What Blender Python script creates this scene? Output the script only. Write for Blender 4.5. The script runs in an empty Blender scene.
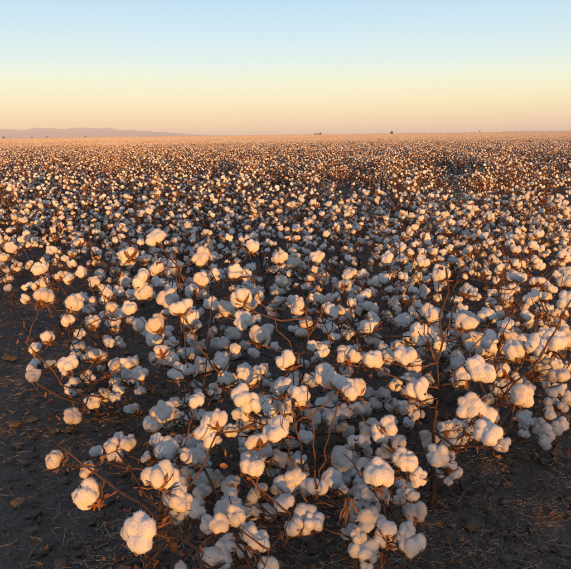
import bpy, bmesh, math, random
import numpy as np
from mathutils import Vector, Matrix, Quaternion, noise

random.seed(7)
RNG = np.random.default_rng(7)
sc = bpy.context.scene
COL = sc.collection
R = math.radians

# ------------------------------------------------------------------ camera, sky, sun, exposure
CAM_H, PITCH, ROLL, FPX = 1.15, 13.8, -0.7, 610.0
CW, CH = 571.0, 569.0
cam_d = bpy.data.cameras.new('camera')
cam = bpy.data.objects.new('camera', cam_d)
COL.objects.link(cam)
CROT = Matrix.Rotation(R(90 - PITCH), 3, 'X') @ Matrix.Rotation(R(ROLL), 3, 'Z')
cam.matrix_world = Matrix.Translation((0, 0, CAM_H)) @ CROT.to_4x4()
cam_d.sensor_fit = 'HORIZONTAL'
cam_d.sensor_width = 36.0
cam_d.lens = FPX / CW * 36.0
cam_d.clip_start = 0.05
cam_d.clip_end = 60000
sc.camera = cam

SUN_EL, SUN_AZ = 2.3, 15.0          # sun low behind the camera, a little to its right
sun_to = Vector((math.sin(R(SUN_AZ)) * math.cos(R(SUN_EL)), -math.cos(R(SUN_AZ)) * math.cos(R(SUN_EL)), math.sin(R(SUN_EL))))
sun_d = bpy.data.lights.new('sun', 'SUN')
sun_d.energy = 5.0
sun_d.angle = R(0.6)
sun_d.color = (1.0, 0.43, 0.085)
sun = bpy.data.objects.new('sun', sun_d)
sun.rotation_euler = sun_to.to_track_quat('Z', 'Y').to_euler()
sun.location = (3, -6, 8)
COL.objects.link(sun)

world = bpy.data.worlds.new('World')
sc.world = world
world.use_nodes = True
wt = world.node_tree
wt.nodes.clear()
wo = wt.nodes.new('ShaderNodeOutputWorld')
bg = wt.nodes.new('ShaderNodeBackground')
sky = wt.nodes.new('ShaderNodeTexSky')
sky.sky_type = 'NISHITA'
sky.sun_disc = False
sky.sun_elevation = R(SUN_EL)
sky.sun_rotation = math.atan2(sun_to.x, sun_to.y)
bg.inputs[1].default_value = 0.05
def srgb(r, g, b):
    f = lambda c: (c / 255 / 12.92) if c / 255 <= 0.04045 else ((c / 255 + 0.055) / 1.055) ** 2.4
    return (f(r), f(g), f(b), 1.0)
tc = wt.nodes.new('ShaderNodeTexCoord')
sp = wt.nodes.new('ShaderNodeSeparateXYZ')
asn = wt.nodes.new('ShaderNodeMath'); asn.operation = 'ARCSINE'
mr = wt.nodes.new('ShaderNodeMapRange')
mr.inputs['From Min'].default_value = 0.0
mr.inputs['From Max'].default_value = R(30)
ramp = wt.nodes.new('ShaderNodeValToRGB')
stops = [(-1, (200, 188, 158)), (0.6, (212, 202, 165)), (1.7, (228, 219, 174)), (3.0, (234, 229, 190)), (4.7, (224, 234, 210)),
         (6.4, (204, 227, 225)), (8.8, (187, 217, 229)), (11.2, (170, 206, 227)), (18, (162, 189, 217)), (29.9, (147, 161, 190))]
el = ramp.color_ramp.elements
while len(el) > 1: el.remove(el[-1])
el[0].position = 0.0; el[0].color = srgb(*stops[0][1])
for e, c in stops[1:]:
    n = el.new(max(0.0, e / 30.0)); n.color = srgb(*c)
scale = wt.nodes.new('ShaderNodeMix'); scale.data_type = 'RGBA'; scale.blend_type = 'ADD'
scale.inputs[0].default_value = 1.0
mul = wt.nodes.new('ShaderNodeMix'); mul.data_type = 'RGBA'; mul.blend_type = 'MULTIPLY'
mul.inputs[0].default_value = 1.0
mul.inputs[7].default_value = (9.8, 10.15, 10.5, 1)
L = wt.links.new
L(tc.outputs['Generated'], sp.inputs[0]); L(sp.outputs['Z'], asn.inputs[0]); L(asn.outputs[0], mr.inputs['Value'])
L(mr.outputs[0], ramp.inputs[0]); L(ramp.outputs[0], mul.inputs[6])
L(mul.outputs[2], scale.inputs[6])
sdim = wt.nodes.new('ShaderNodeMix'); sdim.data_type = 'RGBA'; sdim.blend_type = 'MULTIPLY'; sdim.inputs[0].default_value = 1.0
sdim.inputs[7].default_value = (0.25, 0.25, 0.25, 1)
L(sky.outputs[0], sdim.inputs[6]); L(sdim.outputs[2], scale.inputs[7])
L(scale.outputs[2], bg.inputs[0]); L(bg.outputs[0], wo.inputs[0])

sc.view_settings.view_transform = 'Standard'
sc.view_settings.look = 'None'
sc.view_settings.exposure = 1.18
sc.view_settings.gamma = 1.0
sc.view_settings.use_curve_mapping = False
sc.cycles.max_bounces = 6
sc.cycles.diffuse_bounces = 3
sc.cycles.transmission_bounces = 3
sc.cycles.volume_bounces = 0
sc.cycles.use_denoising = True

# ------------------------------------------------------------------ helpers
def pix(x, y, depth):
    """point seen at photo pixel x, y at the given depth in metres"""
    v = CROT @ Vector(((x - CW / 2) / FPX, -(y - CH / 2) / FPX, -1.0))
    return Vector((0, 0, CAM_H)) + v * depth

def pix_ground(x, y, z=0.0):
    v = CROT @ Vector(((x - CW / 2) / FPX, -(y - CH / 2) / FPX, -1.0))
    return Vector((0, 0, CAM_H)) + v * ((z - CAM_H) / v.z)

def mesh_from(name, verts, faces, mats, mat_idx=None, smooth=True):
    me = bpy.data.meshes.new(name)
    me.from_pydata([tuple(v) for v in verts], [], [tuple(f) for f in faces])
    for m in mats: me.materials.append(m)
    if mat_idx is not None:
        me.polygons.foreach_set('material_index', np.asarray(mat_idx, dtype=np.int32))
    if smooth:
        me.polygons.foreach_set('use_smooth', np.ones(len(me.polygons), dtype=bool))
    me.update()
    return me

def link(name, data, parent=None, label=None, cat=None, group=None, kind=None):
    o = bpy.data.objects.new(name, data)
    COL.objects.link(o)
    if parent is not None: o.parent = parent
    if label: o['label'] = label
    if cat: o['category'] = cat
    if group: o['group'] = group
    if kind: o['kind'] = kind
    return o

def new_mat(name):
    m = bpy.data.materials.new(name); m.use_nodes = True
    nt = m.node_tree; nt.nodes.clear()
    out = nt.nodes.new('ShaderNodeOutputMaterial')
    return m, nt, out

def mixcol(nt, fac, a, b, blend='MIX'):
    n = nt.nodes.new('ShaderNodeMix'); n.data_type = 'RGBA'; n.blend_type = blend
    for sock, v in ((0, fac), (6, a), (7, b)):
        if isinstance(v, (int, float)): n.inputs[sock].default_value = v
        elif isinstance(v, tuple): n.inputs[sock].default_value = v if len(v) == 4 else (*v, 1)
        else: nt.links.new(v, n.inputs[sock])
    return n.outputs[2]

def noise_tex(nt, vec, scale, detail=4, rough=0.6):
    n = nt.nodes.new('ShaderNodeTexNoise')
    n.inputs['Scale'].default_value = scale; n.inputs['Detail'].default_value = detail; n.inputs['Roughness'].default_value = rough
    if vec is not None: nt.links.new(vec, n.inputs['Vector'])
    return n.outputs[0]

def ramp_fac(nt, val, a, b):
    n = nt.nodes.new('ShaderNodeMapRange'); n.inputs['From Min'].default_value = a; n.inputs['From Max'].default_value = b
    nt.links.new(val, n.inputs['Value']); return n.outputs[0]

def bump(nt, h, strength, dist):
    b = nt.nodes.new('ShaderNodeBump'); b.inputs['Strength'].default_value = strength; b.inputs['Distance'].default_value = dist
    nt.links.new(h, b.inputs['Height']); return b.outputs[0]

# ------------------------------------------------------------------ materials
def make_lint():
    m, nt, out = new_mat('cotton_lint')
    t = nt.nodes.new('ShaderNodeTexCoord'); oi = nt.nodes.new('ShaderNodeObjectInfo')
    n1 = noise_tex(nt, t.outputs['Object'], 2.6, 3)
    n2 = noise_tex(nt, t.outputs['Object'], 14.0, 4, 0.7)
    c = mixcol(nt, ramp_fac(nt, n1, 0.3, 0.7), (0.84, 0.82, 0.785), (0.76, 0.73, 0.675))
    c = mixcol(nt, ramp_fac(nt, oi.outputs['Random'], 0.45, 1.25), c, (0.62, 0.55, 0.45))
    n3 = noise_tex(nt, t.outputs['Object'], 7.0, 2, 0.5)
    c = mixcol(nt, ramp_fac(nt, n3, 0.70, 0.84), c, (0.50, 0.38, 0.26))      # bits of leaf trash caught in the lint
    d = nt.nodes.new('ShaderNodeBsdfDiffuse'); d.inputs['Roughness'].default_value = 0.5
    tr = nt.nodes.new('ShaderNodeBsdfTranslucent')
    nrm = bump(nt, n2, 0.8, 0.010)
    for s in (d, tr): nt.links.new(c, s.inputs['Color'])
    nt.links.new(nrm, d.inputs['Normal'])
    mx = nt.nodes.new('ShaderNodeMixShader'); mx.inputs[0].default_value = 0.17
    nt.links.new(d.outputs[0], mx.inputs[1]); nt.links.new(tr.outputs[0], mx.inputs[2]); nt.links.new(mx.outputs[0], out.inputs[0])
    return m

def make_dry(name, c1, c2, scale, rough=0.75, transl=0.0, coord='Object'):
    m, nt, out = new_mat(name)
    t = nt.nodes.new('ShaderNodeTexCoord'); oi = nt.nodes.new('ShaderNodeObjectInfo')
    n1 = noise_tex(nt, t.outputs[coord], scale, 5, 0.65)
    c = mixcol(nt, ramp_fac(nt, n1, 0.33, 0.67), c1, c2)
    hs = nt.nodes.new('ShaderNodeHueSaturation')
    mrn = nt.nodes.new('ShaderNodeMapRange'); mrn.inputs['To Min'].default_value = 0.65; mrn.inputs['To Max'].default_value = 1.35
    nt.links.new(oi.outputs['Random'], mrn.inputs['Value']); nt.links.new(mrn.outputs[0], hs.inputs['Value']); nt.links.new(c, hs.inputs['Color'])
    p = nt.nodes.new('ShaderNodeBsdfPrincipled'); p.inputs['Roughness'].default_value = rough
    p.inputs['Specular IOR Level'].default_value = 0.25
    nt.links.new(hs.outputs[0], p.inputs['Base Color']); nt.links.new(bump(nt, n1, 0.5, 0.004), p.inputs['Normal'])
    if transl > 0:
        tr = nt.nodes.new('ShaderNodeBsdfTranslucent'); nt.links.new(hs.outputs[0], tr.inputs['Color'])
        mx = nt.nodes.new('ShaderNodeMixShader'); mx.inputs[0].default_value = transl
        nt.links.new(p.outputs[0], mx.inputs[1]); nt.links.new(tr.outputs[0], mx.inputs[2]); nt.links.new(mx.outputs[0], out.inputs[0])
    else:
        nt.links.new(p.outputs[0], out.inputs[0])
    return m

M_LINT = make_lint()
M_BURR = make_dry('dry_burr', (0.30, 0.135, 0.055), (0.13, 0.055, 0.028), 6.0, 0.7, 0.15)
M_LEAF = make_dry('dry_leaf', (0.33, 0.16, 0.07), (0.14, 0.065, 0.035), 40.0, 0.8, 0.2)
M_STEM = make_dry('cotton_stem', (0.125, 0.062, 0.036), (0.045, 0.025, 0.019), 55.0, 0.7)
M_STRAW = make_dry('straw', (0.34, 0.27, 0.195), (0.09, 0.07, 0.055), 9.0, 0.8)
M_TRASH = make_dry('leaf_trash', (0.22, 0.11, 0.055), (0.08, 0.05, 0.035), 9.0, 0.85)

def make_soil():
    m, nt, out = new_mat('soil')
    t = nt.nodes.new('ShaderNodeTexCoord')
    co = t.outputs['Object']
    n1 = noise_tex(nt, co, 1.3, 6, 0.6); n2 = noise_tex(nt, co, 22.0, 6, 0.72); n3 = noise_tex(nt, co, 90.0, 4, 0.7)
    c = mixcol(nt, ramp_fac(nt, n1, 0.3, 0.7), (0.072, 0.058, 0.048), (0.120, 0.096, 0.077))
    c = mixcol(nt, ramp_fac(nt, n2, 0.42, 0.72), c, (0.14, 0.115, 0.093))
    c = mixcol(nt, ramp_fac(nt, n3, 0.60, 0.74), c, (0.17, 0.14, 0.11))
    c = mixcol(nt, ramp_fac(nt, n3, 0.42, 0.28), c, (0.022, 0.019, 0.018))
    p = nt.nodes.new('ShaderNodeBsdfPrincipled'); p.inputs['Roughness'].default_value = 0.95; p.inputs['Specular IOR Level'].default_value = 0.1
    nt.links.new(c, p.inputs['Base Color'])
    h = mixcol(nt, 0.5, n2, n3)
    nt.links.new(bump(nt, h, 1.0, 0.025), p.inputs['Normal']); nt.links.new(p.outputs[0], out.inputs[0])
    return m
M_SOIL = make_soil()

# ------------------------------------------------------------------ ground: one sheet, fine near the camera, out to the horizon
ROWROT = R(5.0)
ROW0, ROWSP = 4.25, 0.86
def axis_coords(lo, hi, step, far):
    c = list(np.arange(lo, hi + 1e-6, step)); d = step
    a, b = c[0], c[-1]; left, right = [], []
    while b < far:
        d *= 1.33; a -= d; b += d; left.append(a); right.append(b)
    return np.clip(np.array(left[::-1] + c + right), -far, far)
gx = axis_coords(-3.6, 3.6, 0.028, 13200.0)
gy = axis_coords(0.5, 6.2, 0.028, 13200.0)
GX, GY = np.meshgrid(gx, gy)
def waves(x, y, seed, lam, n):
    r = np.random.default_rng(seed); s = np.zeros_like(x)
    for i in range(n):
        a = r.uniform(0, 6.283); k = 6.283 / (lam * r.uniform(0.6, 1.6)); s += np.sin((x * math.cos(a) + y * math.sin(a)) * k + r.uniform(0, 6.283))
    return s / math.sqrt(n)
def ground_z(x, y):
    x = np.asarray(x, dtype=float); y = np.asarray(y, dtype=float)
    fade = np.clip(1 - (np.hypot(x, y - 3) - 6) / 6, 0, 1)
    z = 0.016 * waves(x, y, 1, 1.1, 6) + 0.009 * waves(x, y, 2, 0.28, 9) + 0.009 * np.abs(waves(x, y, 3, 0.10, 12))
    return z * fade
GZ = ground_z(GX, GY)
fineness = np.clip(1 - (np.hypot(GX, GY - 3) - 4) / 3, 0, 1)
GZ = GZ + fineness * RNG.normal(0, 0.0028, GX.shape)
ny, nx = GX.shape
vid = np.arange(nx * ny).reshape(ny, nx)
gv = np.stack([GX, GY, GZ], -1).reshape(-1, 3)
gf = np.stack([vid[:-1, :-1], vid[:-1, 1:], vid[1:, 1:], vid[1:, :-1]], -1).reshape(-1, 4)
link('ground', mesh_from('ground', gv.tolist(), gf.tolist(), [M_SOIL]), kind='structure')
def gz(x, y): return float(ground_z(np.array([x]), np.array([y]))[0])

# ------------------------------------------------------------------ distant mountains
def make_mountains():
    m = make_dry('hazed_mountain_rock', (0.21, 0.235, 0.28), (0.17, 0.19, 0.23), 0.002, 0.95)  # lightened rock: part of the haze fade is put into this colour
    D = 11500.0
    prof = [(-700, 9), (-520, 8), (-380, 10), (-250, 7.5), (-150, 9.5), (-60, 8.2), (0, 8.6), (20, 9.8), (40, 9.0), (55, 10.2), (75, 9.0), (100, 9.8), (120, 8.6),
            (140, 6.9), (160, 5.0), (190, 2.0), (215, 0.4), (235, 0.0)]
    px = np.array([p[0] for p in prof], float); ph = np.array([p[1] for p in prof], float)
    xs = np.linspace(-700, 235, 420)
    hh = np.interp(xs, px, ph)
    hh = hh * (1 + 0.0) + np.clip(hh / 4, 0, 1) * np.array([1.3 * noise.fractal(Vector((x * 0.09, 5, 2)), 0.6, 2.0, 5) for x in xs])
    V, F = [], []
    rows = 14
    for j in range(rows):
        t = j / (rows - 1)
        for i, x in enumerate(xs):
            dist = D * (0.90 + 0.20 * t)
            wx = (x - CW / 2) / FPX * D
            s = math.sin(math.pi * t) ** 0.8 if t < 1 else 0
            n = noise.fractal(Vector((wx * 0.0022, dist * 0.0022, 3)), 0.8, 2.1, 6)
            z = D * hh[i] / FPX * s * (0.84 + 0.16 * n)
            V.append((wx, dist, max(z, 0) - (1 if t in (0, 1) else 0)))
    n = len(xs)
    for j in range(rows - 1):
        for i in range(n - 1):
            F.append((j * n + i, j * n + i + 1, (j + 1) * n + i + 1, (j + 1) * n + i))
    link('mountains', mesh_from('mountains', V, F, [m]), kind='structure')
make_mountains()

# ------------------------------------------------------------------ boll meshes
def ico(sub):
    bm = bmesh.new(); bmesh.ops.create_icosphere(bm, subdivisions=sub, radius=1.0)
    v = np.array([x.co[:] for x in bm.verts]); f = [[y.index for y in x.verts] for x in bm.faces]
    bm.free(); return v, f
ICO = {s: ico(s) for s in (1, 2, 3, 4)}

def lint_shape(seed, sub, loose=False):
    r = np.random.default_rng(seed)
    dirs, faces = ICO[sub]
    n = int(r.choice([4, 5, 5, 4]))
    a0 = r.uniform(0, 6.28)
    rad = np.full(len(dirs), 0.26)
    vals = [rad]
    for i in range(n):
        a = a0 + 6.283 * i / n + r.normal(0, 0.16)
        rr = r.uniform(0.20, 0.29); zz = r.normal(0.0, 0.05)
        if loose and r.random() < 0.45: rr *= r.uniform(1.1, 1.35); zz -= r.uniform(0.05, 0.2)
        c = np.array([rr * math.cos(a), rr * math.sin(a), zz])
        e = np.array([r.uniform(0.23, 0.29), r.uniform(0.22, 0.28), r.uniform(0.29, 0.39)])
        ca, sa = math.cos(a), math.sin(a)
        tilt = r.uniform(-0.1, 0.45)
        Rz = np.array([[ca, -sa, 0], [sa, ca, 0], [0, 0, 1]]); ct, st = math.cos(tilt), math.sin(tilt)
        Rm = Rz @ np.array([[ct, 0, st], [0, 1, 0], [-st, 0, ct]])
        dl = (dirs @ Rm) / e; cl = (c @ Rm) / e
        A = (dl ** 2).sum(1); B = dl @ cl; C = (cl ** 2).sum() - 1
        disc = B * B - A * C
        t = np.where(disc > 0, (B + np.sqrt(np.maximum(disc, 0))) / A, 0.0)
        vals.append(np.maximum(t, 0.0))
    vals = np.array(vals); k = 28.0
    rad = np.log(np.exp(k * vals).sum(0)) / k
    p = dirs * rad[:, None]
    d = np.zeros(len(p))
    for lam, amp, cnt in ((0.30, 0.017, 8), (0.13, 0.009, 12), (0.06, 0.005, 14)):
        if lam < 0.1 and sub < 4: continue
        s = np.zeros(len(p))
        for q in range(cnt):
            kv = r.normal(size=3); kv *= 6.283 / lam / np.linalg.norm(kv)
            s += np.sin(p @ kv + r.uniform(0, 6.28))
        d += amp * s / math.sqrt(cnt) * 1.2
    p = p + dirs * d[:, None]
    ext = 0.5 * ((p[:, 0].max() - p[:, 0].min()) + (p[:, 1].max() - p[:, 1].min()))
    return p / ext, faces, dirs

def lint_mesh(name, seed, sub, fibres, loose=False):
    p, faces, dirs = lint_shape(seed, sub, loose)
    V = [tuple(x) for x in p]; F = list(faces)
    r = random.Random(seed)
    for i in range(fibres):                        # loose fibres that soften the outline
        j = r.randrange(len(p)); b = Vector(p[j]); nrm = Vector(dirs[j])
        side = nrm.cross(Vector((r.gauss(0, 1), r.gauss(0, 1), r.gauss(0, 1)))).normalized()
        ln = r.uniform(0.015, 0.055); w = 0.0030
        q = b + nrm * ln * 0.45 + side * ln * 0.35
        e = b + nrm * ln * 0.75 + side * ln * r.uniform(0.5, 1.1)
        t = nrm.cross(side) * w
        k = len(V)
        b = b - nrm * 0.015
        V += [tuple(b - t), tuple(b + t), tuple(q - t * 0.8), tuple(q + t * 0.8), tuple(e)]
        F += [(k, k + 1, k + 3, k + 2), (k + 2, k + 3, k + 4)]
    return mesh_from(name, V, F, [M_LINT])

def burr_geo(seed, spread=1.0):
    """the dried cup of pointed carpels under the lint, unit boll size"""
    r = random.Random(seed)
    V, F = [], []
    n = r.choice([4, 5, 4])
    a0 = r.uniform(0, 6.28)
    for i in range(n):
        a = a0 + 6.283 * i / n + r.gauss(0, 0.12)
        L1 = r.uniform(0.62, 0.95) * spread; w = r.uniform(0.085, 0.14); curl = r.uniform(-0.15, 0.45)
        base = len(V); rows = 5
        for j in range(rows):
            t = j / (rows - 1)
            rr = 0.06 + L1 * (0.62 * t ** 0.8); zz = -0.46 + 0.38 * t ** 1.7 - curl * max(0, t - 0.55) ** 1.2 * 1.2
            hw = w * (math.sin(math.pi * (0.12 + 0.88 * t) ** 0.85)) + 0.012
            if j == rows - 1: hw = 0.008
            for s in (-1, 0, 1):
                lift = 0.07 * abs(s) * (1 - 0.3 * t) + r.gauss(0, 0.012)
                x, y = rr, s * hw
                V.append((x * math.cos(a) - y * math.sin(a), x * math.sin(a) + y * math.cos(a), zz + lift))
        for j in range(rows - 1):
            for s in range(2):
                F.append((base + j * 3 + s, base + j * 3 + s + 1, base + (j + 1) * 3 + s + 1, base + (j + 1) * 3 + s))
    for i in range(5):                                # thin withered bract strips
        a = r.uniform(0, 6.28); ca, sa = math.cos(a), math.sin(a); ln = r.uniform(0.3, 0.62); dn = r.uniform(-0.25, 0.25); w = r.uniform(0.02, 0.05); base = len(V)
        for j in range(4):
            t = j / 3; rr = 0.08 + ln * t; zz = -0.48 + dn * t * t + r.gauss(0, 0.02); off = r.gauss(0, 0.03) * t; hw = w * (1 - 0.9 * t)
            for q in (-1, 1):
                y = off + q * hw; V.append((rr * ca - y * sa, rr * sa + y * ca, zz + q * 0.02))
        for j in range(3): F.append((base + 2 * j, base + 2 * j + 1, base + 2 * j + 3, base + 2 * j + 2))
    k = len(V)                                       # thickened receptacle on the stalk
    for j, (rr, zz) in enumerate(((0.05, -0.60), (0.11, -0.50), (0.13, -0.43))):
        for q in range(6): V.append((rr * math.cos(q * 1.047), rr * math.sin(q * 1.047), zz))
    for j in range(2):
        for q in range(6): F.append((k + j * 6 + q, k + j * 6 + (q + 1) % 6, k + j * 6 + 6 + (q + 1) % 6, k + j * 6 + 6 + q))
    return V, F

LINT_H = [lint_mesh('boll_lint', 100 + i, 4, 1300, loose=(i % 2 == 0)) for i in range(16)]
LINT_M = [lint_mesh('boll_lint_small', 200 + i, 3, 90, loose=(i % 3 == 0)) for i in range(12)]
BURR = [mesh_from('burr', *burr_geo(300 + i), [M_BURR]) for i in range(10)]
BURR_BIG = [mesh_from('burr_open', *burr_geo(340 + i, 1.1), [M_BURR]) for i in range(4)]

def leaf_geo(seed, long=False, curl_fix=None):
    """a crumpled dead leaf, about 1 unit long, its stalk at the origin"""
    r = random.Random(seed); V, F = [], []
    nu, nv = 9, 7
    ph = [r.uniform(0, 6.28) for _ in range(4)]; curl = curl_fix or r.uniform(0.8, 2.6); roll = r.uniform(0.9, 2.4); wid = 0.13 if long else r.uniform(0.22, 0.38)
    for i in range(nu):
        t = i / (nu - 1)
        hw = wid * math.sin(math.pi * min(1, 0.06 + 0.94 * t) ** 0.8) * (1 + 0.35 * math.sin(t * 11 + ph[0])) + 0.01
        cx_, cz_ = math.sin(curl * t) / curl, -(1 - math.cos(curl * t)) / curl
        for j in range(nv):
            q = -1 + 2 * j / (nv - 1); an = roll * q
            rag = 1 + (r.gauss(0, 0.16) if j in (0, nv - 1) else 0)
            y = hw * math.sin(an) / roll * rag; z = hw * (1 - math.cos(an)) / roll * 1.3
            z += 0.035 * math.sin(9 * t + ph[1] + 3 * q) + r.gauss(0, 0.016)
            V.append((cx_ + r.gauss(0, 0.012), y + 0.04 * math.sin(6 * t + ph[2]), cz_ + z))
    for i in range(nu - 1):
        for j in range(nv - 1):
            F.append((i * nv + j, i * nv + j + 1, (i + 1) * nv + j + 1, (i + 1) * nv + j))
    return V, F
def leaf_small(seed):
    r = random.Random(seed); V, F = [], []
    nu, nv = 4, 3; w = r.uniform(0.18, 0.5); cu = r.uniform(0.1, 0.8)
    for i in range(nu):
        t = i / (nu - 1); hw = w * math.sin(math.pi * (0.1 + 0.8 * t)) * r.uniform(0.7, 1.2)
        for j in range(nv):
            s = j - 1; V.append((t - 0.5 + r.gauss(0, 0.07), s * hw * r.uniform(0.5, 1.4), cu * abs(s) * hw + 0.25 * math.sin(3 * t + seed) + r.gauss(0, 0.09)))
    for i in range(nu - 1):
        for j in range(nv - 1): F.append((i * nv + j, i * nv + j + 1, (i + 1) * nv + j + 1, (i + 1) * nv + j))
    return V, F
LEAFG = [leaf_small(i) for i in range(10)]
LEAF = [mesh_from('dry_leaf', *leaf_geo(400 + i), [M_LEAF]) for i in range(8)]
LEAF_HANG = [mesh_from('dry_bract', *leaf_geo(440 + i, True, 0.5), [M_LEAF]) for i in range(3)]
LEAF_LONG = [mesh_from('dry_bract', *leaf_geo(420 + i, True), [M_LEAF]) for i in range(4)]

def tube(V, F, pts, radii, sides=6):
    n = len(pts); base = len(V)
    up = Vector((0.31, 0.87, 0.38))
    for i, p in enumerate(pts):
        d = (pts[min(i + 1, n - 1)] - pts[max(i - 1, 0)])
        d = d.normalized() if d.length > 1e-9 else Vector((0, 0, 1))
        a = d.cross(up)
        if a.length < 1e-3: a = d.cross(Vector((1, 0, 0)))
        a.normalize(); b = d.cross(a)
        for q in range(sides):
            an = 6.28318 * q / sides
            V.append(tuple(p + (a * math.cos(an) + b * math.sin(an)) * radii[i]))
    for i in range(n - 1):
        for q in range(sides):
            F.append((base + i * sides + q, base + i * sides + (q + 1) % sides, base + (i + 1) * sides + (q + 1) % sides, base + (i + 1) * sides + q))
    F.append(tuple(base + q for q in range(sides))[::-1]); F.append(tuple(base + (n - 1) * sides + q for q in range(sides)))

def branch_path(a, b, rnd, sag=0.0, n=6):
    """a zigzag fruiting branch from a to b"""
    d = b - a; L_ = d.length
    pts = []
    perp = d.cross(Vector((rnd.gauss(0, 1), rnd.gauss(0, 1), rnd.gauss(0, 1)))); 
    perp = perp.normalized() if perp.length > 1e-6 else Vector((1, 0, 0))
    for i in range(n):
        t = i / (n - 1)
        w = math.sin(math.pi * t)
        p = a + d * t + Vector((0, 0, 1)) * (-sag * w * L_)
        if 0 < i < n - 1: p += perp * ((-1) ** i) * 0.022 * L_ + Vector((rnd.gauss(0, 1), rnd.gauss(0, 1), rnd.gauss(0, 1))) * 0.012 * L_
        pts.append(p)
    return pts

def orient(axis, rnd):
    q = axis.to_track_quat('Z', 'Y')
    return (q @ Quaternion((0, 0, 1), rnd.uniform(0, 6.28))).to_matrix().to_4x4()

def add_boll(plant, pos, D, rnd, axis, hero, big=False, lint_scale=1.0):
    """pos is in plant space"""
    lint = rnd.choice((LINT_H[1::2] if D > 0.07 else LINT_H) if hero else LINT_M)
    o = link('boll', lint, plant)
    s = Vector((1, 1, rnd.uniform(0.78, 1.12)))
    mat = Matrix.Translation(pos) @ orient(axis, rnd) @ Matrix.Diagonal((D * lint_scale * s.x * rnd.uniform(0.88, 1.22), D * lint_scale, D * lint_scale * s.z, 1))
    o.matrix_local = mat
    b = link('burr', rnd.choice(BURR_BIG if big else BURR), o)
    if lint_scale != 1.0: b.scale = (1 / lint_scale,) * 3
    return o

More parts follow.
